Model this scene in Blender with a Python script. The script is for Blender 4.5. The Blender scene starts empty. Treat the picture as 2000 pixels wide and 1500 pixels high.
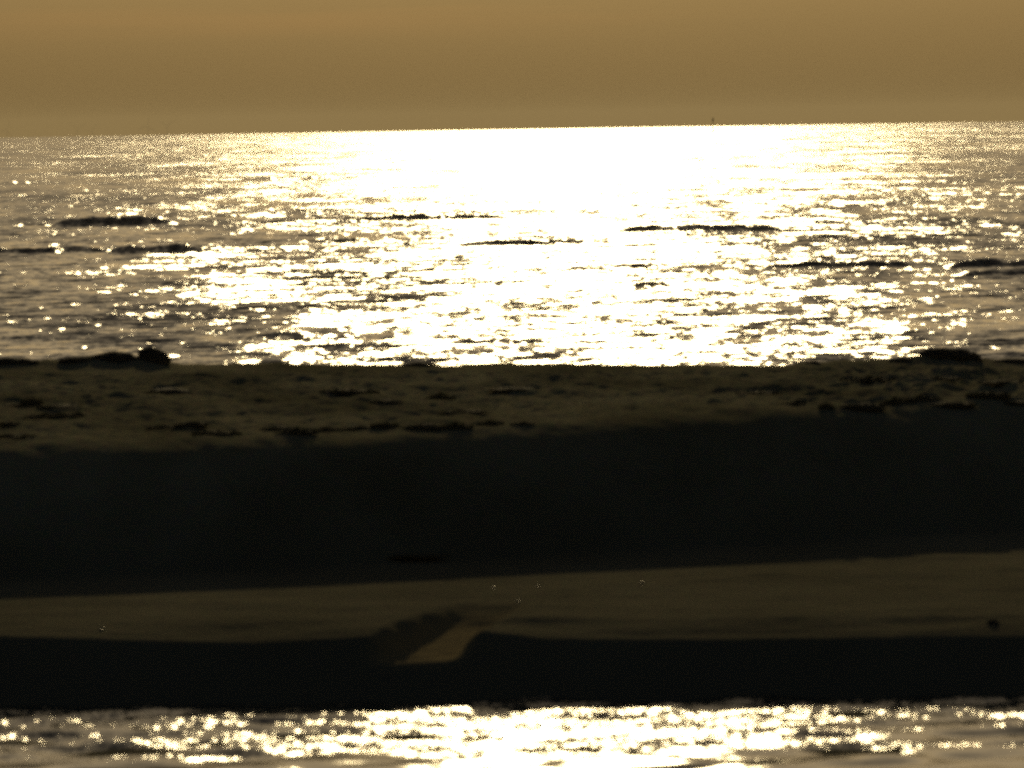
import bpy, bmesh, math, random
import numpy as np
from mathutils import Vector, Matrix

random.seed(7)
rng = np.random.default_rng(11)
scene = bpy.context.scene
C = scene.collection

# ------------------------------------------------------------------ camera
CAM_H = 5.0                       # eye height above the water, on a low promenade
RPP = 7.0e-5                      # radians per photograph pixel (2000 wide -> 8 degree lens)
EARTH = 6.371e6
DIP = math.sqrt(2 * CAM_H / EARTH)
ROLL = math.atan(32 / 2000)
cam_d = bpy.data.cameras.new('camera')
cam_d.sensor_width = 36.0
cam_d.lens = 18.0 / math.tan(1000 * RPP)
cam_d.clip_start = 0.5
cam_d.clip_end = 120000.0
cam_d.dof.use_dof = True
cam_d.dof.focus_distance = 330.0
cam_d.dof.aperture_fstop = 4.6
cam = bpy.data.objects.new('camera', cam_d)
C.objects.link(cam)
PITCH = DIP + 498 * RPP
cam.matrix_world = (Matrix.Translation((0, 0, CAM_H)) @ Matrix.Rotation(math.pi / 2 - PITCH, 4, 'X')
                    @ Matrix.Rotation(-ROLL, 4, 'Z'))
scene.camera = cam

# ------------------------------------------------------------------ sun and sky
SUN_EL = math.radians(11.5)
SUN_AZ = math.radians(0.48)       # to the right of the viewing direction (+Y)
sun_dir = Vector((math.sin(SUN_AZ) * math.cos(SUN_EL), math.cos(SUN_AZ) * math.cos(SUN_EL), math.sin(SUN_EL)))
sun_d = bpy.data.lights.new('sun', 'SUN')
sun_d.energy = 5.0
sun_d.angle = math.radians(0.53)
sun_d.color = (1.0, 0.78, 0.41)
sun = bpy.data.objects.new('sun', sun_d)
C.objects.link(sun)
sun.rotation_euler = (-sun_dir).to_track_quat('-Z', 'Y').to_euler()

world = bpy.data.worlds.new('World')
scene.world = world
world.use_nodes = True
nt = world.node_tree
nt.nodes.clear()
n_out = nt.nodes.new('ShaderNodeOutputWorld')
n_bg = nt.nodes.new('ShaderNodeBackground')
n_sky = nt.nodes.new('ShaderNodeTexSky')
n_sky.sky_type = 'NISHITA'
n_sky.sun_disc = False
n_sky.sun_elevation = SUN_EL
n_sky.sun_rotation = SUN_AZ
n_sky.altitude = 0
n_sky.air_density = 1.0
n_sky.dust_density = 3.7
n_sky.ozone_density = 1.0
n_bg.inputs['Strength'].default_value = 0.05
# thin streaks of evening cloud, laid out by direction in the sky
n_tc = nt.nodes.new('ShaderNodeTexCoord')
n_map = nt.nodes.new('ShaderNodeMapping')
n_map.inputs['Scale'].default_value = (9, 9, 190)
n_map.inputs['Location'].default_value = (9.9, 0.0, 2.03)
n_noi = nt.nodes.new('ShaderNodeTexNoise')
n_noi.inputs['Scale'].default_value = 1.0
n_noi.inputs['Detail'].default_value = 5
n_rmp = nt.nodes.new('ShaderNodeValToRGB')
n_rmp.color_ramp.elements[0].position = 0.50
n_rmp.color_ramp.elements[0].color = (1, 1, 1, 1)
n_rmp.color_ramp.elements[1].position = 0.72
n_rmp.color_ramp.elements[1].color = (1.24, 1.12, 1.06, 1)
n_sep = nt.nodes.new('ShaderNodeSeparateXYZ')
n_el = nt.nodes.new('ShaderNodeMapRange')
n_el.inputs['From Min'].default_value = 0.010
n_el.inputs['From Max'].default_value = 0.017
n_mix = nt.nodes.new('ShaderNodeMix'); n_mix.data_type = 'RGBA'; n_mix.blend_type = 'MULTIPLY'
n_tint = nt.nodes.new('ShaderNodeMix'); n_tint.data_type = 'RGBA'; n_tint.blend_type = 'MULTIPLY'
n_tint.inputs[0].default_value = 1.0
n_tint.inputs[7].default_value = (0.70, 0.73, 0.76, 1)
L = nt.links.new
L(n_tc.outputs['Generated'], n_map.inputs['Vector'])
L(n_map.outputs['Vector'], n_noi.inputs['Vector'])
L(n_noi.outputs['Fac'], n_rmp.inputs['Fac'])
L(n_tc.outputs['Generated'], n_sep.inputs[0])
L(n_sep.outputs['Z'], n_el.inputs['Value'])
L(n_sky.outputs['Color'], n_tint.inputs[6])
L(n_el.outputs['Result'], n_mix.inputs[0])
L(n_tint.outputs[2], n_mix.inputs[6])
L(n_rmp.outputs['Color'], n_mix.inputs[7])
L(n_mix.outputs[2], n_bg.inputs['Color'])
L(n_bg.outputs['Background'], n_out.inputs['Surface'])

scene.view_settings.view_transform = 'Standard'
scene.view_settings.look = 'None'
scene.view_settings.exposure = -2.3
scene.view_settings.gamma = 1.0
scene.view_settings.use_curve_mapping = False

scene.render.engine = 'CYCLES'
scene.cycles.use_adaptive_sampling = False
scene.cycles.use_denoising = False
scene.cycles.max_bounces = 5
scene.cycles.glossy_bounces = 3
scene.cycles.diffuse_bounces = 3
scene.cycles.volume_bounces = 0
scene.cycles.sample_clamp_direct = 60.0
scene.cycles.sample_clamp_indirect = 4.0
scene.cycles.filter_width = 3.2

# ------------------------------------------------------------------ helpers
def hy(px):
    """photograph row of the horizon at a photograph column"""
    return 252 - 16 * (px - 1000) / 1000

def dep(px, py):
    return DIP + (py - hy(px)) * RPP

def at(px, py, z=0.0):
    """the point of height z that stands at a photograph pixel (used once, to lay the place out)"""
    d = (CAM_H - z) / dep(px, py)
    return Vector(((px - 1000 - (py - 750) * 0.016) * RPP * d, d, z))

def obj(name, verts, faces, mat, parent=None, smooth=True):
    me = bpy.data.meshes.new(name)
    me.from_pydata(verts, [], faces)
    if smooth:
        me.polygons.foreach_set('use_smooth', [True] * len(me.polygons))
    me.materials.append(mat)
    o = bpy.data.objects.new(name, me)
    C.objects.link(o)
    if parent is not None:
        o.parent = parent
    return o

def grid_obj(name, X, Y, Z, mat):
    r, c = X.shape
    co = np.stack([X, Y, Z], -1).reshape(-1, 3).astype(np.float32)
    idx = np.arange(r * c).reshape(r, c)
    q = np.stack([idx[:-1, :-1], idx[:-1, 1:], idx[1:, 1:], idx[1:, :-1]], -1).reshape(-1, 4).astype(np.int32)
    me = bpy.data.meshes.new(name)
    me.vertices.add(len(co)); me.vertices.foreach_set('co', co.ravel())
    me.loops.add(q.size); me.loops.foreach_set('vertex_index', q.ravel())
    me.polygons.add(len(q)); me.polygons.foreach_set('loop_start', np.arange(0, q.size, 4, dtype=np.int32))
    me.update(calc_edges=True)
    me.polygons.foreach_set('use_smooth', np.ones(len(q), bool))
    me.materials.append(mat)
    o = bpy.data.objects.new(name, me)
    C.objects.link(o)
    return o

def tag(o, label=None, cat=None, group=None, kind=None):
    if label: o['label'] = label
    if cat: o['category'] = cat
    if group: o['group'] = group
    if kind: o['kind'] = kind
    return o

def empty(name, loc, rz=0.0):
    o = bpy.data.objects.new(name, None)
    o.empty_display_size = 0.1
    C.objects.link(o)
    o.location = loc
    o.rotation_euler = (0, 0, rz)
    return o

# numpy value noise ------------------------------------------------------
_tab = rng.random((256, 256)).astype(np.float64)
def vnoise(x, y):
    xi = np.floor(x).astype(int); yi = np.floor(y).astype(int)
    fx = x - xi; fy = y - yi
    fx = fx * fx * fx * (fx * (fx * 6 - 15) + 10); fy = fy * fy * fy * (fy * (fy * 6 - 15) + 10)
    a = _tab[xi % 256, yi % 256]; b = _tab[(xi + 1) % 256, yi % 256]
    c = _tab[xi % 256, (yi + 1) % 256]; d = _tab[(xi + 1) % 256, (yi + 1) % 256]
    return (a * (1 - fx) + b * fx) * (1 - fy) + (c * (1 - fx) + d * fx) * fy

def fbm(x, y, octv=4, gain=0.5, seed=0.0):
    s = 0.0; a = 1.0; t = 0.0
    for k in range(octv):
        s = s + a * (vnoise(x * 2 ** k + 17.3 * k + seed, y * 2 ** k + 9.1 * k + seed * 1.7) - 0.5)
        t += a; a *= gain
    return s / t

def sstep(a, b, x):
    t = np.clip((x - a) / (b - a), 0, 1)
    return t * t * (3 - 2 * t)

# ------------------------------------------------------------------ materials
def new_mat(name):
    m = bpy.data.materials.new(name)
    m.use_nodes = True
    t = m.node_tree
    b = t.nodes['Principled BSDF']
    return m, t, b

def noise(t, vec, scale, detail=2.0, rough=0.5):
    n = t.nodes.new('ShaderNodeTexNoise')
    n.inputs['Scale'].default_value = scale
    n.inputs['Detail'].default_value = detail
    n.inputs['Roughness'].default_value = rough
    if vec is not None:
        t.links.new(vec, n.inputs['Vector'])
    return n

def vmath(t, op, a, b=None, s=None):
    n = t.nodes.new('ShaderNodeVectorMath'); n.operation = op
    for i, v in ((0, a), (1, b)):
        if v is None: continue
        if isinstance(v, (tuple, list)): n.inputs[i].default_value = v
        else: t.links.new(v, n.inputs[i])
    if s is not None:
        if isinstance(s, (int, float)): n.inputs['Scale'].default_value = s
        else: t.links.new(s, n.inputs['Scale'])
    return n.outputs[0]

def mapping(t, vec, scale, loc=(0, 0, 0), rot=(0, 0, 0)):
    n = t.nodes.new('ShaderNodeMapping')
    n.inputs['Scale'].default_value = scale
    n.inputs['Location'].default_value = loc
    n.inputs['Rotation'].default_value = rot
    t.links.new(vec, n.inputs['Vector'])
    return n.outputs[0]

def water_mat(name, octaves, bias, rough, calm=None, ax=4.0, ay=2.0, colour=(0.04, 0.062, 0.066, 1)):
    """wind ripples as a field of surface slopes, one octave per wavelength"""
    m, t, b = new_mat(name)
    g = t.nodes.new('ShaderNodeNewGeometry')
    pos = g.outputs['Position']
    acc = None
    for k, (wx, wy, amp) in enumerate(octaves):
        n = noise(t, mapping(t, pos, (1 / wx, 1 / wy, 1.0), (13.7 * k, 5.3 * k, 0), (0, 0, 0.12 * (-1) ** k)), 1.0, 1.0)
        v = vmath(t, 'SUBTRACT', n.outputs['Color'], (0.5, 0.5, 0.5))
        v = vmath(t, 'MULTIPLY', v, (amp * ax, amp * ay, 0.0))
        acc = v if acc is None else vmath(t, 'ADD', acc, v)
    acc = vmath(t, 'ADD', acc, (0.0, bias, 0.0))
    if calm is not None:
        f = calm(t, pos)
        acc = vmath(t, 'SCALE', acc, s=f)
    nn = vmath(t, 'NORMALIZE', vmath(t, 'ADD', g.outputs['Normal'], acc))
    t.nodes.remove(b)
    df = t.nodes.new('ShaderNodeBsdfDiffuse'); df.inputs['Color'].default_value = colour
    gl = t.nodes.new('ShaderNodeBsdfAnisotropic'); gl.distribution = 'BECKMANN'
    gl.inputs['Roughness'].default_value = rough
    gl.inputs['Color'].default_value = (1, 1, 1, 1)
    fr = t.nodes.new('ShaderNodeFresnel'); fr.inputs['IOR'].default_value = 1.333
    mx = t.nodes.new('ShaderNodeMixShader')
    for n in (df, gl, fr): t.links.new(nn, n.inputs['Normal'])
    t.links.new(fr.outputs[0], mx.inputs[0]); t.links.new(df.outputs[0], mx.inputs[1]); t.links.new(gl.outputs[0], mx.inputs[2])
    t.links.new(mx.outputs[0], t.nodes['Material Output'].inputs['Surface'])
    return m

m_sea = water_mat('sea_water', [(0.09, 0.22, 0.07), (0.22, 0.5, 0.12), (0.6, 1.5, 0.13), (1.8, 6.0, 0.11), (6.0, 26.0, 0.09), (20.0, 110.0, 0.06)], -0.09, 0.19, ax=4.5)

def channel_calm(t, pos):
    n = noise(t, mapping(t, pos, (0.35, 1.3, 1), (4.2, 1.0, 0)), 1.0, 2.0)
    r = t.nodes.new('ShaderNodeMapRange')
    r.inputs['From Min'].default_value = 0.40; r.inputs['From Max'].default_value = 0.52
    r.inputs['To Min'].default_value = 0.3; r.inputs['To Max'].default_value = 1.0
    t.links.new(n.outputs['Fac'], r.inputs['Value'])
    # a sheltered pool towards the right, and the thin film of water over the near flat
    c = at(1930, 1441)
    v = vmath(t, 'MULTIPLY', vmath(t, 'SUBTRACT', pos, (c.x, c.y, 0.0)), (1 / 0.85, 1 / 0.75, 0.0))
    ln = t.nodes.new('ShaderNodeVectorMath'); ln.operation = 'LENGTH'; t.links.new(v, ln.inputs[0])
    p1 = t.nodes.new('ShaderNodeMapRange'); p1.inputs['From Min'].default_value = 0.85; p1.inputs['From Max'].default_value = 1.05
    p1.inputs['To Min'].default_value = 0.04; t.links.new(ln.outputs['Value'], p1.inputs['Value'])
    sp = t.nodes.new('ShaderNodeSeparateXYZ'); t.links.new(pos, sp.inputs[0])
    ad = t.nodes.new('ShaderNodeMath'); ad.operation = 'MULTIPLY_ADD'; ad.inputs[1].default_value = 1.6
    t.links.new(n.outputs['Fac'], ad.inputs[0]); t.links.new(sp.outputs['Y'], ad.inputs[2])
    p2 = t.nodes.new('ShaderNodeMapRange'); p2.inputs['From Min'].default_value = 58.1; p2.inputs['From Max'].default_value = 58.6
    p2.inputs['To Min'].default_value = 0.12; t.links.new(ad.outputs[0], p2.inputs['Value'])
    m1 = t.nodes.new('ShaderNodeMath'); m1.operation = 'MULTIPLY'
    t.links.new(p1.outputs[0], m1.inputs[0]); t.links.new(p2.outputs[0], m1.inputs[1])
    m2 = t.nodes.new('ShaderNodeMath'); m2.operation = 'MULTIPLY'
    t.links.new(m1.outputs[0], m2.inputs[0]); t.links.new(r.outputs['Result'], m2.inputs[1])
    return m2.outputs[0]

m_chan = water_mat('channel_water', [(0.03, 0.06, 0.12), (0.10, 0.20, 0.13), (0.4, 0.9, 0.06)], -0.05, 0.16, channel_calm, 5.5, 2.2)

def sand_mat():
    m, t, b = new_mat('sand')
    g = t.nodes.new('ShaderNodeNewGeometry')
    pos = g.outputs['Position']
    n1 = noise(t, mapping(t, pos, (0.5, 0.2, 0.5)), 1.0, 5.0, 0.6)
    n2 = noise(t, pos, 14.0, 4.0, 0.65)
    r = t.nodes.new('ShaderNodeValToRGB')
    r.color_ramp.elements[0].position = 0.34; r.color_ramp.elements[0].color = (0.26, 0.245, 0.155, 1)
    r.color_ramp.elements[1].position = 0.66; r.color_ramp.elements[1].color = (0.47, 0.44, 0.29, 1)
    t.links.new(n1.outputs['Fac'], r.inputs['Fac'])
    mx = t.nodes.new('ShaderNodeMix'); mx.data_type = 'RGBA'; mx.blend_type = 'OVERLAY'
    mx.inputs[0].default_value = 0.5
    t.links.new(r.outputs['Color'], mx.inputs[6]); t.links.new(n2.outputs['Color'], mx.inputs[7])
    # wet below the tide mark
    sp = t.nodes.new('ShaderNodeSeparateXYZ'); t.links.new(pos, sp.inputs[0])
    wr = t.nodes.new('ShaderNodeMapRange')
    wr.inputs['From Min'].default_value = 0.02; wr.inputs['From Max'].default_value = 1.4
    t.links.new(sp.outputs['Z'], wr.inputs['Value'])
    wm = t.nodes.new('ShaderNodeMix'); wm.data_type = 'RGBA'
    wm.inputs[6].default_value = (0.27, 0.25, 0.18, 1)
    t.links.new(wr.outputs['Result'], wm.inputs[0]); t.links.new(mx.outputs[2], wm.inputs[7])
    pa = t.nodes.new('ShaderNodeAttribute'); pa.attribute_name = 'sunlit_tone'
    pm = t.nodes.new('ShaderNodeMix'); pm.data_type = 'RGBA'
    pm.inputs[7].default_value = (0.46, 0.38, 0.22, 1)  # paler tone standing in for brighter sun on the gully tongue
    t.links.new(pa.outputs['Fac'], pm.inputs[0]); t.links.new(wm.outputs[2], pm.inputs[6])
    t.links.new(pm.outputs[2], b.inputs['Base Color'])
    b.inputs['Roughness'].default_value = 0.8
    b.inputs['Specular IOR Level'].default_value = 0.0
    bp = t.nodes.new('ShaderNodeBump'); bp.inputs['Distance'].default_value = 0.03; bp.inputs['Strength'].default_value = 0.8
    n3 = noise(t, pos, 17.0, 4.0, 0.65)
    t.links.new(n3.outputs['Fac'], bp.inputs['Height']); t.links.new(bp.outputs['Normal'], b.inputs['Normal'])
    return m
m_sand = sand_mat()

def simple_mat(name, c0, c1, scale, rough=0.8, spec=0.3, bump=0.0):
    m, t, b = new_mat(name)
    tc = t.nodes.new('ShaderNodeTexCoord')
    n = noise(t, tc.outputs['Object'], scale, 4.0, 0.6)
    r = t.nodes.new('ShaderNodeValToRGB')
    r.color_ramp.elements[0].position = 0.3; r.color_ramp.elements[0].color = (*c0, 1)
    r.color_ramp.elements[1].position = 0.7; r.color_ramp.elements[1].color = (*c1, 1)
    t.links.new(n.outputs['Fac'], r.inputs['Fac'])
    t.links.new(r.outputs['Color'], b.inputs['Base Color'])
    b.inputs['Roughness'].default_value = rough
    b.inputs['Specular IOR Level'].default_value = spec
    if bump:
        bp = t.nodes.new('ShaderNodeBump'); bp.inputs['Distance'].default_value = bump
        t.links.new(n.outputs['Fac'], bp.inputs['Height']); t.links.new(bp.outputs['Normal'], b.inputs['Normal'])
    return m
m_rock = simple_mat('dark_rock', (0.045, 0.04, 0.034), (0.12, 0.105, 0.085), 5.0, 0.85, 0.2, 0.02)
m_grass = simple_mat('beach_grass', (0.07, 0.07, 0.032), (0.15, 0.135, 0.065), 6.0, 0.75, 0.2)
m_root = simple_mat('sandy_root_mat', (0.10, 0.088, 0.055), (0.20, 0.17, 0.11), 8.0, 0.9, 0.1, 0.01)
m_wet = simple_mat('wet_shell', (0.10, 0.09, 0.07), (0.22, 0.20, 0.16), 20.0, 0.42, 0.5)
m_white = simple_mat('turbine_paint', (0.55, 0.55, 0.54), (0.62, 0.62, 0.60), 0.05, 0.5, 0.4)
m_iron = simple_mat('marker_iron', (0.03, 0.028, 0.026), (0.07, 0.06, 0.05), 0.6, 0.6, 0.4)

# ------------------------------------------------------------------ the sea
BREAKERS = [  # photograph columns, row of the foot, height in rows, raggedness
    (95, 335, 441, 17, 1), (-80, 98, 441, 6, .6), (-120, 235, 494, 12, 1), (205, 430, 494, 15, 1), (-60, 58, 357, 6, .4),
    (690, 990, 428, 11, .8), (890, 1190, 477, 10, .9), (1190, 1530, 452, 14, 1), (1480, 1840, 521, 12, .8),
    (1850, 2150, 522, 14, 1), (1870, 2100, 537, 9, .8), (1190, 1310, 521, 7, .5), (1235, 1305, 558, 7, .5),
    (465, 560, 351, 6, .4), (590, 660, 347, 6, .4), (470, 610, 660, 8, .4), (-40, 110, 664, 6, .4),
    (880, 1060, 668, 8, .4), (480, 720, 472, 6, .5), (1560, 1700, 437, 5, .4), (650, 760, 434, 5, .5),
]
def build_sea():
    rows = []
    d = 104.0
    while d < 37000:
        rows.append(d)
        ang = 2.5e-5 if d < 470 else (3.6e-5 if d < 700 else 3.6e-5 * (d / 700) ** 0.9)
        step = d * d / CAM_H * ang
        step = min(max(step, 0.14), d * 0.35)
        if d < 145: step = 1.0
        d += step
    rows = np.array(rows)
    az = np.concatenate([np.linspace(-60, -7, 24)[:-1], np.linspace(-7, -4.6, 60)[:-1], np.linspace(-4.6, 4.6, 640),
                         np.linspace(4.6, 7, 60)[1:], np.linspace(7, 60, 24)[1:]])
    D, A = np.meshgrid(rows, np.tan(np.radians(az)), indexing='ij')
    X = A * D; Y = D.copy()
    cell = np.gradient(rows)[:, None]
    # wind chop running ashore, longer waves further apart
    Z = np.zeros_like(X)
    r = np.random.default_rng(3)
    for k in range(34):
        lam = 0.7 * (9.0 / 0.7) ** r.random()
        th = r.normal(0, 0.55)
        kx, ky = math.sin(th) * 2 * math.pi / lam, math.cos(th) * 2 * math.pi / lam
        amp = 0.0029 * lam * (0.75 if lam < 3 else 0.4)
        env = 0.4 + 1.2 * vnoise(X / (lam * 4) + 31 * k, Y / (lam * 6) + 7 * k)
        lod = 1 - sstep(0.25, 0.45, cell / lam)
        ph = kx * X + ky * Y + r.random() * 6.28 + 2.2 * fbm(X / 5, Y / 9, 2, seed=k)
        s = np.sin(ph)
        Z += amp * env * lod * (s + 0.28 * np.cos(2 * ph))
    # small breakers with a steep face towards the beach
    for (x0, x1, py, h, rag) in BREAKERS:
        xm = 0.5 * (x0 + x1)
        p = at(xm, py)
        dist = p.y
        hgt = h * RPP * dist
        hw = 0.5 * (x1 - x0) * RPP * dist
        # the photograph's roll: a crest that is level there runs slightly oblique on the water
        u = (X - p.x) / hw
        sel = (np.abs(u) < 1.3) & (np.abs(Y - dist) < 60)
        if not sel.any(): continue
        xs, ys, us = X[sel], Y[sel], u[sel]
        crook = dist * 0.018 * fbm(xs / (hw * 0.6) + py, xs * 0 + 3.3, 3, seed=py * .01)
        v = ys - dist - crook
        prof = np.where(v < 0, np.exp(-(v / (hgt * 2.0 + 0.25)) ** 2), np.exp(-(v / (hgt * 8 + 1.0)) ** 2))
        ed = np.clip(1 - np.abs(us) ** 6, 0, 1)
        tops = 1 + rag * 0.8 * fbm(xs / (hgt * 2.6), ys / 9, 4, .6, seed=py * .1)
        Z[sel] += hgt * prof * np.clip(ed * tops * (0.85 + 0.3 * vnoise(xs / (hw * .45) + py, xs * 0 + 1.5)), 0, None)
    Z -= D ** 2 * (1 + A ** 2) / (2 * EARTH)
    Z *= 1.0
    o = grid_obj('sea', X, Y, Z, m_sea)
    tag(o, kind='structure')
build_sea()

# ------------------------------------------------------------------ the sand bank
TAN = math.tan(SUN_EL)
kx_ = np.array([-600, 0, 480, 680, 880, 960, 1060, 1400, 2000, 2600], float)
row_W = np.interp(kx_, [0, 600, 1000, 2000], [1382, 1376, 1370, 1362])
row_T = np.array([1246, 1246, 1258, 1247, 1224, 1238, 1250, 1250, 1246, 1246], float)
row_S = np.interp(kx_, [-600, 0, 500, 1000, 1400, 2000, 2600], [1186, 1183, 1164, 1136, 1117, 1078, 1060])
row_C = np.interp(kx_, [-600, 0, 500, 1000, 1400, 2000, 2600], [912, 905, 893, 868, 838, 806, 800])
row_R = np.interp(kx_, [-600, 0, 500, 1000, 1400, 2000, 2600], [716, 714, 713, 712, 714, 712, 712])
Z_FLAT = 0.60
def knots():
    out = []
    for i, px in enumerate(kx_):
        dW = CAM_H / dep(px, row_W[i])
        eT = dep(px, row_T[i]); dT = (CAM_H + 0.50 * dW) / (eT + 0.50); zT = 0.50 * (dT - dW)
        eS = dep(px, row_S[i]); dS = (CAM_H - Z_FLAT) / eS
        eC = dep(px, row_C[i]); dC = (CAM_H - Z_FLAT + TAN * dS) / (TAN + eC); zC = Z_FLAT + TAN * (dC - dS)
        eR = dep(px, row_R[i]); dR = dC + 20.0; zR = CAM_H - eR * dR
        toe = dC - (zC - Z_FLAT) / 0.62
        out.append((dW, dT, zT, dS, toe, dC, zC, dR, zR))
    return np.array(out)
KN = knots()
KA = (kx_ - 1000) * RPP                       # tangent of azimuth at each column

def terrain(X, Y, want_pale=False):
    a = np.clip(X / np.maximum(Y, 30), KA[0], KA[-1])
    k = [np.interp(a, KA, KN[:, j]) for j in range(9)]
    dW, dT, zT, dS, toe, dC, zC, dR, zR = k
    wob = 0.10 * fbm(X / 1.6, X * 0 + 2.2, 4, seed=2)             # ragged lip of the little scarp
    wob2 = 0.25 * fbm(X / 2.5, X * 0 + 5.2, 3, seed=5)
    Yt = Y + wob * sstep(50, 60, Y) * (1 - sstep(68, 70, Y)) + wob2 * sstep(70, 72, Y)
    def seg(y0, z0, y1, z1):
        t = np.clip((Yt - y0) / (y1 - y0), 0, 1)
        return z0 + (z1 - z0) * t
    z = np.full_like(X, -0.05)
    z = np.where(Yt > dW - 0.1, seg(dW - 0.1, -0.05, dT, zT), z)
    z = np.where(Yt > dT, seg(dT, zT, dT + 1.2, Z_FLAT - 0.04), z)
    z = np.where(Yt > dT + 1.2, seg(dT + 1.2, Z_FLAT - 0.04, dS, Z_FLAT), z)
    z = np.where(Yt > dS, seg(dS, Z_FLAT, toe, Z_FLAT + 0.02), z)
    sl = Z_FLAT + 0.02 + 0.62 * (Yt - toe)                        # slip face, rounding over into the top of the bank
    pl = zC + 0.13 + (zR - zC - 0.13) * (Yt - dC) / (dR - dC)
    kk = 0.95
    hh = np.clip(0.5 + 0.5 * (pl - sl) / kk, 0, 1)
    z = np.where(Yt > toe, pl * (1 - hh) + sl * hh - kk * hh * (1 - hh), z)
    z = np.where(Yt > dR, zR - 0.022 * (Yt - dR) ** 1.7, z)
    z = np.maximum(z, -0.6)
    # hummocks and wind relief on the top of the bank
    top = sstep(dC - 0.3, dC + 3.5, Yt)
    px = 1000 + a / RPP
    rough_r = 1 + 0.9 * sstep(1500, 1800, px)
    hum = fbm(X / 0.8, Y / 1.5, 4, .6, seed=8) * 0.21 + fbm(X / 0.28, Y / 0.5, 3, .6, seed=4) * 0.07
    z = z + top * hum * rough_r * (1 - 0.75 * sstep(dR - 3.5, dR - 0.5, Yt)) * (1 - sstep(dR + 1, dR + 6, Yt))
    # skyline lumps
    sky = sstep(dR - 1.3, dR - 0.3, Yt) * (1 - sstep(dR + 0.6, dR + 2.5, Yt))
    z = z + sky * (0.030 * fbm(X / 0.25, X * 0 + 4.4, 4, .65, seed=3) + 0.05 * fbm(X / 1.1, X * 0 + 1.4, 3, seed=6))
    for (cx, w, h) in ((30, 75, 9), (150, 70, 9), (225, 75, 12), (295, 50, 9), (820, 35, 6), (1710, 110, 10), (1850, 75, 15), (1975, 60, 9), (1570, 20, 5)):
        u = (px - cx) / w
        z = z + sky * np.exp(-u ** 4) * h * RPP * dR * 0.9
    # flat between the two steps: faint ridges and a hollow
    flat = sstep(dT - 0.1, dT + 0.3, Yt) * (1 - sstep(dS - 0.2, dS + .5, Yt))
    z = z + flat * (0.055 * fbm(X / 1.3, Y / 0.9, 3, seed=9) + 0.012 * fbm(X / 0.16, Y / 0.22, 3, seed=1))
    fz = sstep(toe, toe + .5, Yt) * (1 - sstep(dC - .5, dC, Yt))
    z = z + fz * 0.10 * fbm(X / 0.7, Y / 0.5, 4, .6, seed=12)
    # little gully cut back into the flat: its floor stays in the sun, with a fan at its mouth
    xg = -0.78 + 0.22 * (Yt - 64.0)
    floor = 0.285 + 0.072 * (Yt - 63.7) + 0.03 * fbm(X / 0.5, Y / 0.5, 3, seed=31)
    gm = (1 - sstep(0.24, 0.52, np.abs(X - xg) + 0.08 * sstep(64, 66, Yt) + 0.09 * fbm(X / 0.22, Y / 0.35, 4, .6, seed=33))) * sstep(63.2, 63.8, Yt) * (1 - sstep(65.7, 67.3, Yt))
    z = z * (1 - gm) + floor * gm
    # mud bars just breaking the surface of the channel, a flat foreshore on the near side
    ch = (1 - sstep(dW - 0.9, dW - 0.15, Y)) * (1 - gm)
    bars = fbm(X / 1.5, Y / 0.75, 4, .5, seed=21)
    zb = -0.034 + 0.16 * bars
    zb = np.minimum(zb, 0.012 + 0.12 * np.maximum(zb - 0.012, 0))
    zb = np.where(Y < 40, zb + 0.10 * sstep(40, 20, Y), zb)
    z = z * (1 - ch) + zb * ch
    near = 1 - sstep(8, 30, Y)
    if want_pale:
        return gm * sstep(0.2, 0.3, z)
    return z + near * 2.2

def build_sand():
    xs = np.concatenate([-np.geomspace(400, 8.2, 26), np.arange(-8, 8.01, 0.036), np.geomspace(8.2, 400, 26)])
    ys = np.concatenate([np.linspace(-40, 50, 30), np.arange(50.5, 56, 0.25), np.arange(56, 62.5, 0.07), np.arange(62.5, 67, 0.045),
                         np.arange(67, 80, 0.07), np.arange(80, 100, 0.07), np.arange(100, 125, 1.0)])
    X, Y = np.meshgrid(xs, ys)
    o = grid_obj('sand_bank', X, Y, terrain(X, Y), m_sand)
    at_ = o.data.attributes.new('sunlit_tone', 'FLOAT', 'POINT')          # sunlight on the gully floor, painted in as a paler sand colour
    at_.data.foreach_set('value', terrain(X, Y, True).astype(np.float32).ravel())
    tag(o, kind='structure')
build_sand()

def ground_z(x, y):
    return float(terrain(np.array([[x]], float), np.array([[y]], float))[0, 0])

def build_channel():
    xs = np.concatenate([-np.geomspace(400, 8.2, 14), np.linspace(-8, 8, 300), np.geomspace(8.2, 400, 14)])
    ys = np.concatenate([np.linspace(14, 55, 60), np.arange(55.2, 64.9, 0.09)])
    X, Y = np.meshgrid(xs, ys)
    Z = np.zeros_like(X)
    r = np.random.default_rng(5)
    for k in range(14):
        lam = 0.35 * (1.6 / 0.35) ** r.random(); th = r.normal(0, 0.6)
        Z += 0.004 * lam * np.sin(2 * math.pi / lam * (math.sin(th) * X + math.cos(th) * Y) + r.random() * 6.28 + 2 * fbm(X / 2, Y / 3, 2, seed=k)) * (np.abs(X) < 8.1) * (Y > 55)
    o = grid_obj('tidal_channel', X, Y, Z, m_chan)
    tag(o, kind='structure')
build_channel()

def on_bank(px, py):
    """walk along the line of sight of a photograph pixel until it meets the sand"""
    e = dep(px, py); a = (px - 1000 - (py - 750) * 0.016) * RPP
    ds = np.arange(56, 104, 0.04)
    zs = terrain((a * ds)[None, :], ds[None, :])[0]
    hit = np.nonzero(zs >= CAM_H - e * ds)[0]
    d = ds[hit[0]] if len(hit) else 95.0
    return Vector((a * d, d, ground_z(a * d, d)))

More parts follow.
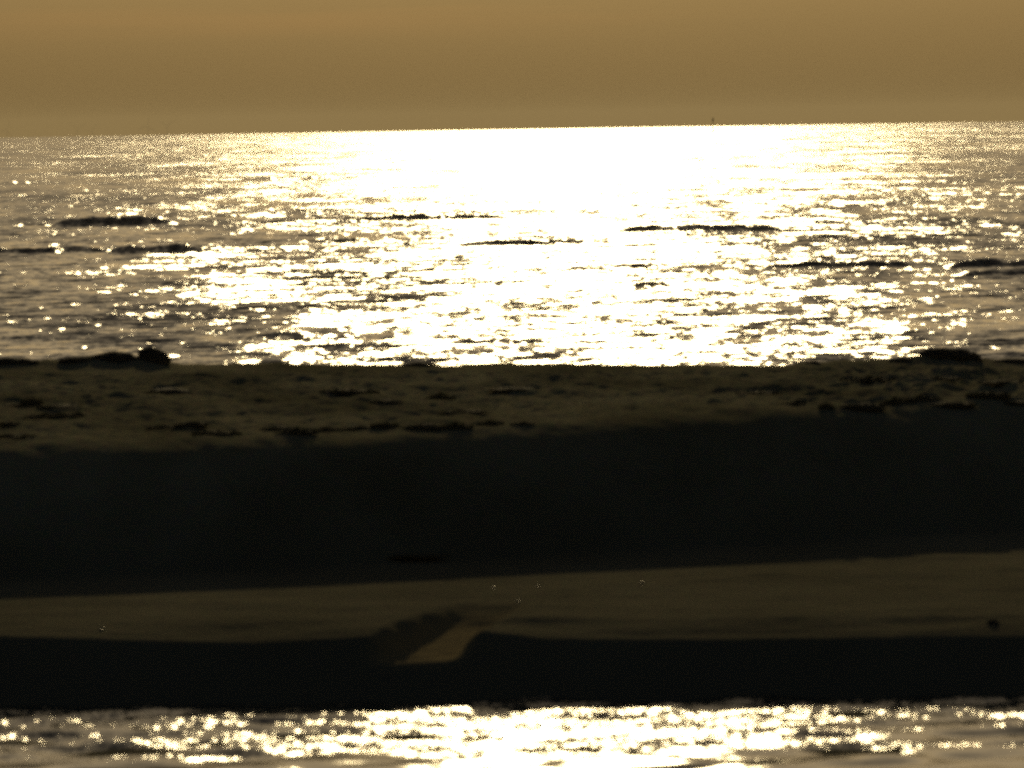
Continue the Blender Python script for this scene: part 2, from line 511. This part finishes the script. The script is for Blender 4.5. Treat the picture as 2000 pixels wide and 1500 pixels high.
# ------------------------------------------------------------------ rocks on the skyline and on the bank
def rock_mesh(name, w, dp, h, seed, jag=0.22):
    bm = bmesh.new()
    bmesh.ops.create_icosphere(bm, subdivisions=4, radius=1.0)
    for v in bm.verts:
        c = v.co.copy()
        n = 0.0
        for s, a in ((1.6, 1.0), (3.3, 0.5), (7.0, 0.25), (14.0, .12)):
            n += a * (vnoise(np.array(c.x * s + seed), np.array(c.y * s + c.z * s * 1.7 + seed * 2)) - 0.5)
        c *= 1 + jag * float(n)
        c.z = max(c.z, -0.35)
        v.co = Vector((c.x * w / 2, c.y * dp / 2, (c.z + 0.2) * h / 1.2))
    me = bpy.data.meshes.new(name)
    bm.to_mesh(me); bm.free()
    me.polygons.foreach_set('use_smooth', [True] * len(me.polygons))
    me.materials.append(m_rock)
    return me

ROCKS = [  # column, foot row, width, height in photograph pixels, label
    (297, 716, 72, 27, 'rounded dark boulder, tallest of the lumps on the left skyline of the bank'),
    (222, 718, 92, 20, 'flat-topped dark rock just left of the rounded boulder on the skyline'),
    (148, 716, 76, 11, 'small dark rock second from the left edge on the skyline of the bank'),
    (22, 716, 104, 11, 'long low dark rock at the left edge of the bank skyline'),
    (1848, 712, 104, 17, 'broad dark mound-shaped rock, highest lump on the right skyline of the bank'),
    (1903, 714, 36, 17, 'blunt dark rock close beside the broad mound on the right skyline'),
    (1763, 714, 54, 9, 'low dark rock left of the broad mound on the right skyline'),
    (1975, 716, 80, 9, 'low dark rock at the right edge of the bank skyline'),
    (815, 716, 62, 7, 'low dark rock left of the glare on the middle of the bank skyline'),
    (1590, 716, 32, 7, 'small dark rock on the skyline where the glare ends on the right'),
    (1943, 1222, 26, 11, 'lone dark stone on the lit lower sand strip near the right edge'),
    (330, 772, 100, 14, 'broad dark hump of stone below the rounded boulder on the bank'),
]
for i, (px, py, w, h, lab) in enumerate(ROCKS):
    if py > 1000: p = on_bank(px, py)
    elif py > 740: p = on_bank(px, py)
    else:
        d = float(np.interp((px - 1000) * RPP, KA, KN[:, 7])) - 0.5
        p = Vector(((px - 1000) * RPP * d, d, 0)); p.z = ground_z(p.x, p.y)
    ww, hh = w * RPP * p.y, h * RPP * p.y
    me = rock_mesh('rock', ww, ww * 0.8, hh * 1.15, 3.7 * i + 1.3)
    o = bpy.data.objects.new('rock', me); C.objects.link(o)
    o.location = (p.x, p.y, p.z - hh * 0.22)
    o.rotation_euler = (0, 0, 0)
    tag(o, lab, 'rock', 'dark rocks on the sand bank')

# ------------------------------------------------------------------ plants on the bank
def blade_mesh(n, w, h, seed):
    r = random.Random(seed)
    V, F = [], []
    for k in range(n):
        bx = r.gauss(0, 0.30) * w; by = r.gauss(0, 0.30) * w * 0.7
        L_ = h * r.uniform(0.45, 1.1) * (1 - 0.5 * min(1, abs(bx) / w))
        az = r.uniform(0, 6.28); lean = r.uniform(0.05, 0.7)
        dx, dy = math.cos(az), math.sin(az)
        wd = r.uniform(0.006, 0.013)
        tx, ty = -dy * wd, dx * wd
        pts = []
        for s in (0.0, 0.45, 0.8, 1.0):
            off = lean * L_ * s * s
            pts.append((bx + dx * off, by + dy * off, L_ * s * (1 - 0.25 * lean * s)))
        b0 = len(V)
        for q, s in zip(pts, (1, 0.9, 0.6)):
            V += [(q[0] - tx * s, q[1] - ty * s, q[2]), (q[0] + tx * s, q[1] + ty * s, q[2])]
        V.append(pts[3])
        F += [(b0, b0 + 1, b0 + 3, b0 + 2), (b0 + 2, b0 + 3, b0 + 5, b0 + 4), (b0 + 4, b0 + 5, b0 + 6)]
    return V, F

def clump_mesh(w, h, seed):
    me = rock_mesh('root_mat', w, w * 0.7, h, seed, 0.5)
    me.materials.clear(); me.materials.append(m_root)
    return me

PROTO = []
for s in range(5):
    V, F = blade_mesh(150, 0.36, (0.10, 0.14, 0.09, 0.16, 0.12)[s], s + 40)
    me = bpy.data.meshes.new('blades'); me.from_pydata(V, [], F); me.materials.append(m_grass)
    PROTO.append((me, clump_mesh(0.46, 0.075, 9.1 * s + 2)))

def plant(px, py, wpx, hpx, k, label, group=None):
    p = on_bank(px, py)
    r = empty('beach_grass_tuft', (p.x, p.y, p.z - 0.01))
    sx = wpx * RPP * p.y / 0.40; sz = 0.8 * hpx * RPP * p.y / 0.13
    me_b, me_m = PROTO[k % 5]
    for nm, me in (('blades', me_b), ('root_mat', me_m)):
        c = bpy.data.objects.new(nm, me); C.objects.link(c); c.parent = r
        c.scale = (sx, min(sx, 1.2), sz)
        c.rotation_euler = (0, 0, 0)
        if nm == 'blades': c['kind'] = 'stuff'
    tag(r, label, 'grass tuft', group)
    return r

TUFTS = [
    (30, 795, 60, 14, 'low dark tuft at the left edge, upper of two rows below the skyline rocks'),
    (60, 794, 36, 28, 'tall spiky tuft poking up near the left edge of the bank'),
    (110, 795, 80, 12, 'low trailing tuft just right of the tall spiky one near the left edge'),
    (85, 818, 70, 14, 'low dark tuft in the second row near the left edge'),
    (120, 818, 50, 22, 'bushy dark tuft in the second row, left of its spiky end'),
    (150, 816, 24, 24, 'narrow upright tuft at the right end of the second row'),
    (14, 832, 40, 12, 'small dark tuft at the left edge, in the middle of the bank'),
    (10, 856, 36, 20, 'dark tuft at the left edge, lowest on the bank'),
    (50, 856, 70, 10, 'low trailing tuft right of the lowest one at the left edge'),
    (320, 838, 56, 16, 'left tuft of the dark row below the rounded boulder'),
    (372, 832, 58, 18, 'middle and highest tuft of the dark row below the rounded boulder'),
    (420, 850, 76, 18, 'right tuft of the dark row below the rounded boulder'),
    (540, 840, 60, 18, 'leftmost tuft of the long ragged row in the middle of the bank'),
    (580, 846, 70, 16, 'second tuft from the left in the long ragged row'),
    (640, 844, 56, 22, 'bushy third tuft of the long ragged row in the middle of the bank'),
    (700, 838, 50, 14, 'small fourth tuft of the long ragged row'),
    (750, 836, 46, 20, 'upright fifth tuft of the long ragged row'),
    (825, 838, 70, 24, 'large tuft of the ragged row just left of the glow'),
    (890, 836, 60, 16, 'low tuft right of the large one in the ragged row'),
    (960, 832, 44, 24, 'tall tuft near the middle of the bank, below the glare'),
    (1020, 830, 40, 14, 'small tuft right of the tall one below the glare'),
    (680, 768, 90, 14, 'long low tuft in the upper part of the bank, left of the glare'),
    (745, 788, 60, 16, 'tuft below the long low one, left of the glare'),
    (860, 780, 50, 18, 'pointed tuft in the upper bank under the left end of the glare'),
    (905, 806, 76, 14, 'broad low tuft under the pointed one'),
    (1000, 762, 90, 10, 'faint low tuft in the upper bank under the middle of the glare'),
    (1615, 800, 26, 22, 'upright tuft at the left end of the rubble on the right of the bank'),
    (1680, 800, 80, 26, 'large bushy tuft in the lower rubble on the right of the bank'),
    (1750, 792, 50, 22, 'tuft right of the large bushy one in the lower rubble'),
    (1805, 784, 60, 24, 'pointed tuft in the middle of the rubble below the broad mound'),
    (1860, 794, 80, 18, 'dark spreading tuft in the lower rubble below the broad mound'),
    (1930, 776, 70, 20, 'tuft in the rubble near the right edge, middle height'),
    (1985, 790, 60, 16, 'dark tuft at the right edge of the bank above the shadow'),
    (1700, 745, 90, 14, 'low tuft high in the rubble left of the broad mound'),
    (1840, 742, 70, 14, 'low tuft directly below the broad mound on the right skyline'),
    (1960, 750, 70, 14, 'low tuft high in the rubble at the right edge'),
    (1480, 770, 70, 10, 'faint low tuft right of the glow, left of the rubble'),
    (800, 1092, 120, 12, 'faint dark tuft low on the shadowed slope, left of the middle'),
    (1560, 790, 60, 12, 'low tuft between the glow and the rubble on the right'),
]
for i, (px, py, w, h, lab) in enumerate(TUFTS):
    plant(px, py, w, h, i, lab, 'grass tufts on the sand bank')

# ------------------------------------------------------------------ wet shells that catch the sun
SHELLS = [(963, 1152, 'bright wet shell on the upper edge of the lit lower sand, brightest of them'),
          (1050, 1148, 'faint wet shell right of the brightest one on the lit lower sand'),
          (1255, 1142, 'small wet shell near the shadow edge, right of the middle of the lower sand'),
          (1012, 1178, 'small wet shell below the two brighter ones on the lower sand'),
          (196, 1233, 'single wet shell on the lower sand at the left'),
          (595, 1363, 'wet shell at the foot of the dark scarp just above the near water')]
def shell_mesh():
    V, F = [], []
    n, m = 10, 6
    for j in range(m + 1):
        t = j / m
        for i in range(n):
            a = 2 * math.pi * i / n
            rib = 1 + 0.05 * math.cos(5 * a)
            r = math.cos(t * math.pi / 2) * rib if j < m else 0.02
            V.append((r * math.cos(a) * (0.9 + .1 * t), r * math.sin(a) * 0.8 - 0.18 * t, math.sin(t * math.pi / 2) * 0.55))
    for j in range(m):
        for i in range(n):
            F.append((j * n + i, j * n + (i + 1) % n, (j + 1) * n + (i + 1) % n, (j + 1) * n + i))
    F.append(tuple(m * n + i for i in range(n)))
    me = bpy.data.meshes.new('shell'); me.from_pydata(V, [], F)
    me.polygons.foreach_set('use_smooth', [True] * len(me.polygons)); me.materials.append(m_wet)
    return me
me_shell = shell_mesh()
for px, py, lab in SHELLS:
    p = on_bank(px, py)
    o = bpy.data.objects.new('wet_shell', me_shell); C.objects.link(o)
    o.location = (p.x, p.y, p.z - 0.004); o.scale = (0.032, 0.032, 0.032)
    o.rotation_euler = (0, 0, random.uniform(0, 6))
    tag(o, lab, 'shell', 'wet shells on the lower sand')

# ------------------------------------------------------------------ wind turbines beyond the horizon
def cyl(r0, r1, h, n=14, z0=0.0):
    V = [(r0 * math.cos(2 * math.pi * i / n), r0 * math.sin(2 * math.pi * i / n), z0) for i in range(n)]
    V += [(r1 * math.cos(2 * math.pi * i / n), r1 * math.sin(2 * math.pi * i / n), z0 + h) for i in range(n)]
    F = [(i, (i + 1) % n, n + (i + 1) % n, n + i) for i in range(n)] + [tuple(range(n))[::-1], tuple(range(n, 2 * n))]
    return V, F
def mesh_of(name, V, F, mat):
    me = bpy.data.meshes.new(name); me.from_pydata(V, [], F); me.materials.append(mat); return me
HUB = 84.0
me_tower = mesh_of('tower', *cyl(3.0, 1.8, HUB - 1.5, 18), m_white)
def nacelle():
    V = []
    for y, s in ((-4.5, .6), (-3.5, .95), (5, 1.0), (7, .7)):
        V += [(-2 * s, y, -2 * s), (2 * s, y, -2 * s), (2 * s, y, 2 * s), (-2 * s, y, 2 * s)]
    F = [(3, 2, 1, 0), (12, 13, 14, 15)]
    for j in range(3):
        for i in range(4):
            F.append((4 * j + i, 4 * j + (i + 1) % 4, 4 * j + 4 + (i + 1) % 4, 4 * j + 4 + i))
    return V, F
me_nac = mesh_of('nacelle', *nacelle(), m_white)
def blade():
    V = []
    for t in np.linspace(0, 1, 9):
        c = 0.9 + 3.2 * math.sin(min(t * 4.2, 1.57)) * (1 - t) ** 0.8 + 0.3 * t
        th = 0.9 * (1 - t) + 0.12
        z = 1.2 + 47 * t
        V += [(-0.35 * c, 0, z), (0, -th * .5, z), (0.65 * c, 0, z), (0, th * .5, z)]
    F = [(3, 2, 1, 0), (32, 33, 34, 35)]
    for j in range(8):
        for i in range(4):
            F.append((4 * j + i, 4 * j + (i + 1) % 4, 4 * j + 4 + (i + 1) % 4, 4 * j + 4 + i))
    return V, F
me_blade = mesh_of('blade', *blade(), m_white)
TURB = [(12, 33500, 20, 'faint wind turbine on the horizon at the left edge'),
        (150, 33000, 62, 'faint wind turbine with a raised V of blades, second from the left'),
        (179, 35500, 35, 'smallest faint wind turbine on the horizon, third from the left'),
        (288, 31500, 8, 'faint wind turbine on the horizon, fourth from the left'),
        (326, 31500, 58, 'faint wind turbine on the horizon, rightmost of the five')]
for px, dist, ang, lab in TURB:
    a = (px - 1000 + 8) * RPP
    r = empty('wind_turbine', (a * dist, dist, -dist ** 2 * (1 + a * a) / (2 * EARTH)))
    for nm, me in (('tower', me_tower), ('nacelle', me_nac)):
        c = bpy.data.objects.new(nm, me); C.objects.link(c); c.parent = r
        if nm == 'nacelle': c.location = (0, 0, HUB)
    for k in range(3):
        c = bpy.data.objects.new('blade', me_blade); C.objects.link(c); c.parent = r
        c.location = (0, -5.2, HUB); c.rotation_euler = (0, math.radians(ang + 120 * k), 0)
    tag(r, lab, 'wind turbine', 'wind turbines on the horizon')

# ------------------------------------------------------------------ channel marker out at sea
d = 2600.0
a = (1393 - 1000 + 8) * RPP
r = empty('sea_marker', (a * d, d, -d * d / (2 * EARTH) - 0.4))
V, F = cyl(0.17, 0.12, 4.6, 10)
obj('post', V, F, m_iron, r)
V, F = cyl(0.55, 0.45, 0.7, 12)
obj('float_collar', V, F, m_iron, r)
V, F = cyl(0.42, 0.06, 1.25, 10, 4.5)
obj('topmark', V, F, m_iron, r)
tag(r, 'thin dark sea marker with a topmark, alone on the horizon right of the glare', 'sea marker')

# ------------------------------------------------------------------ haze over the sea
bpy.ops.mesh.primitive_cube_add(size=1.0)
hz = bpy.context.object
hz.name = 'haze'
hz.data.name = 'haze'
hz.scale = (130000, 47000, 190)
hz.location = (0, 47000 / 2 - 3000, -135 + 95)
m = bpy.data.materials.new('haze'); m.use_nodes = True
t = m.node_tree; t.nodes.clear()
mo = t.nodes.new('ShaderNodeOutputMaterial'); pv = t.nodes.new('ShaderNodeVolumePrincipled')
pv.inputs['Color'].default_value = (0.78, 0.68, 0.50, 1)
pv.inputs['Density'].default_value = 5.0e-5
pv.inputs['Anisotropy'].default_value = 0.42
t.links.new(pv.outputs['Volume'], mo.inputs['Volume'])
hz.data.materials.append(m)
tag(hz, 'warm evening haze over the sea', 'haze', kind='stuff')
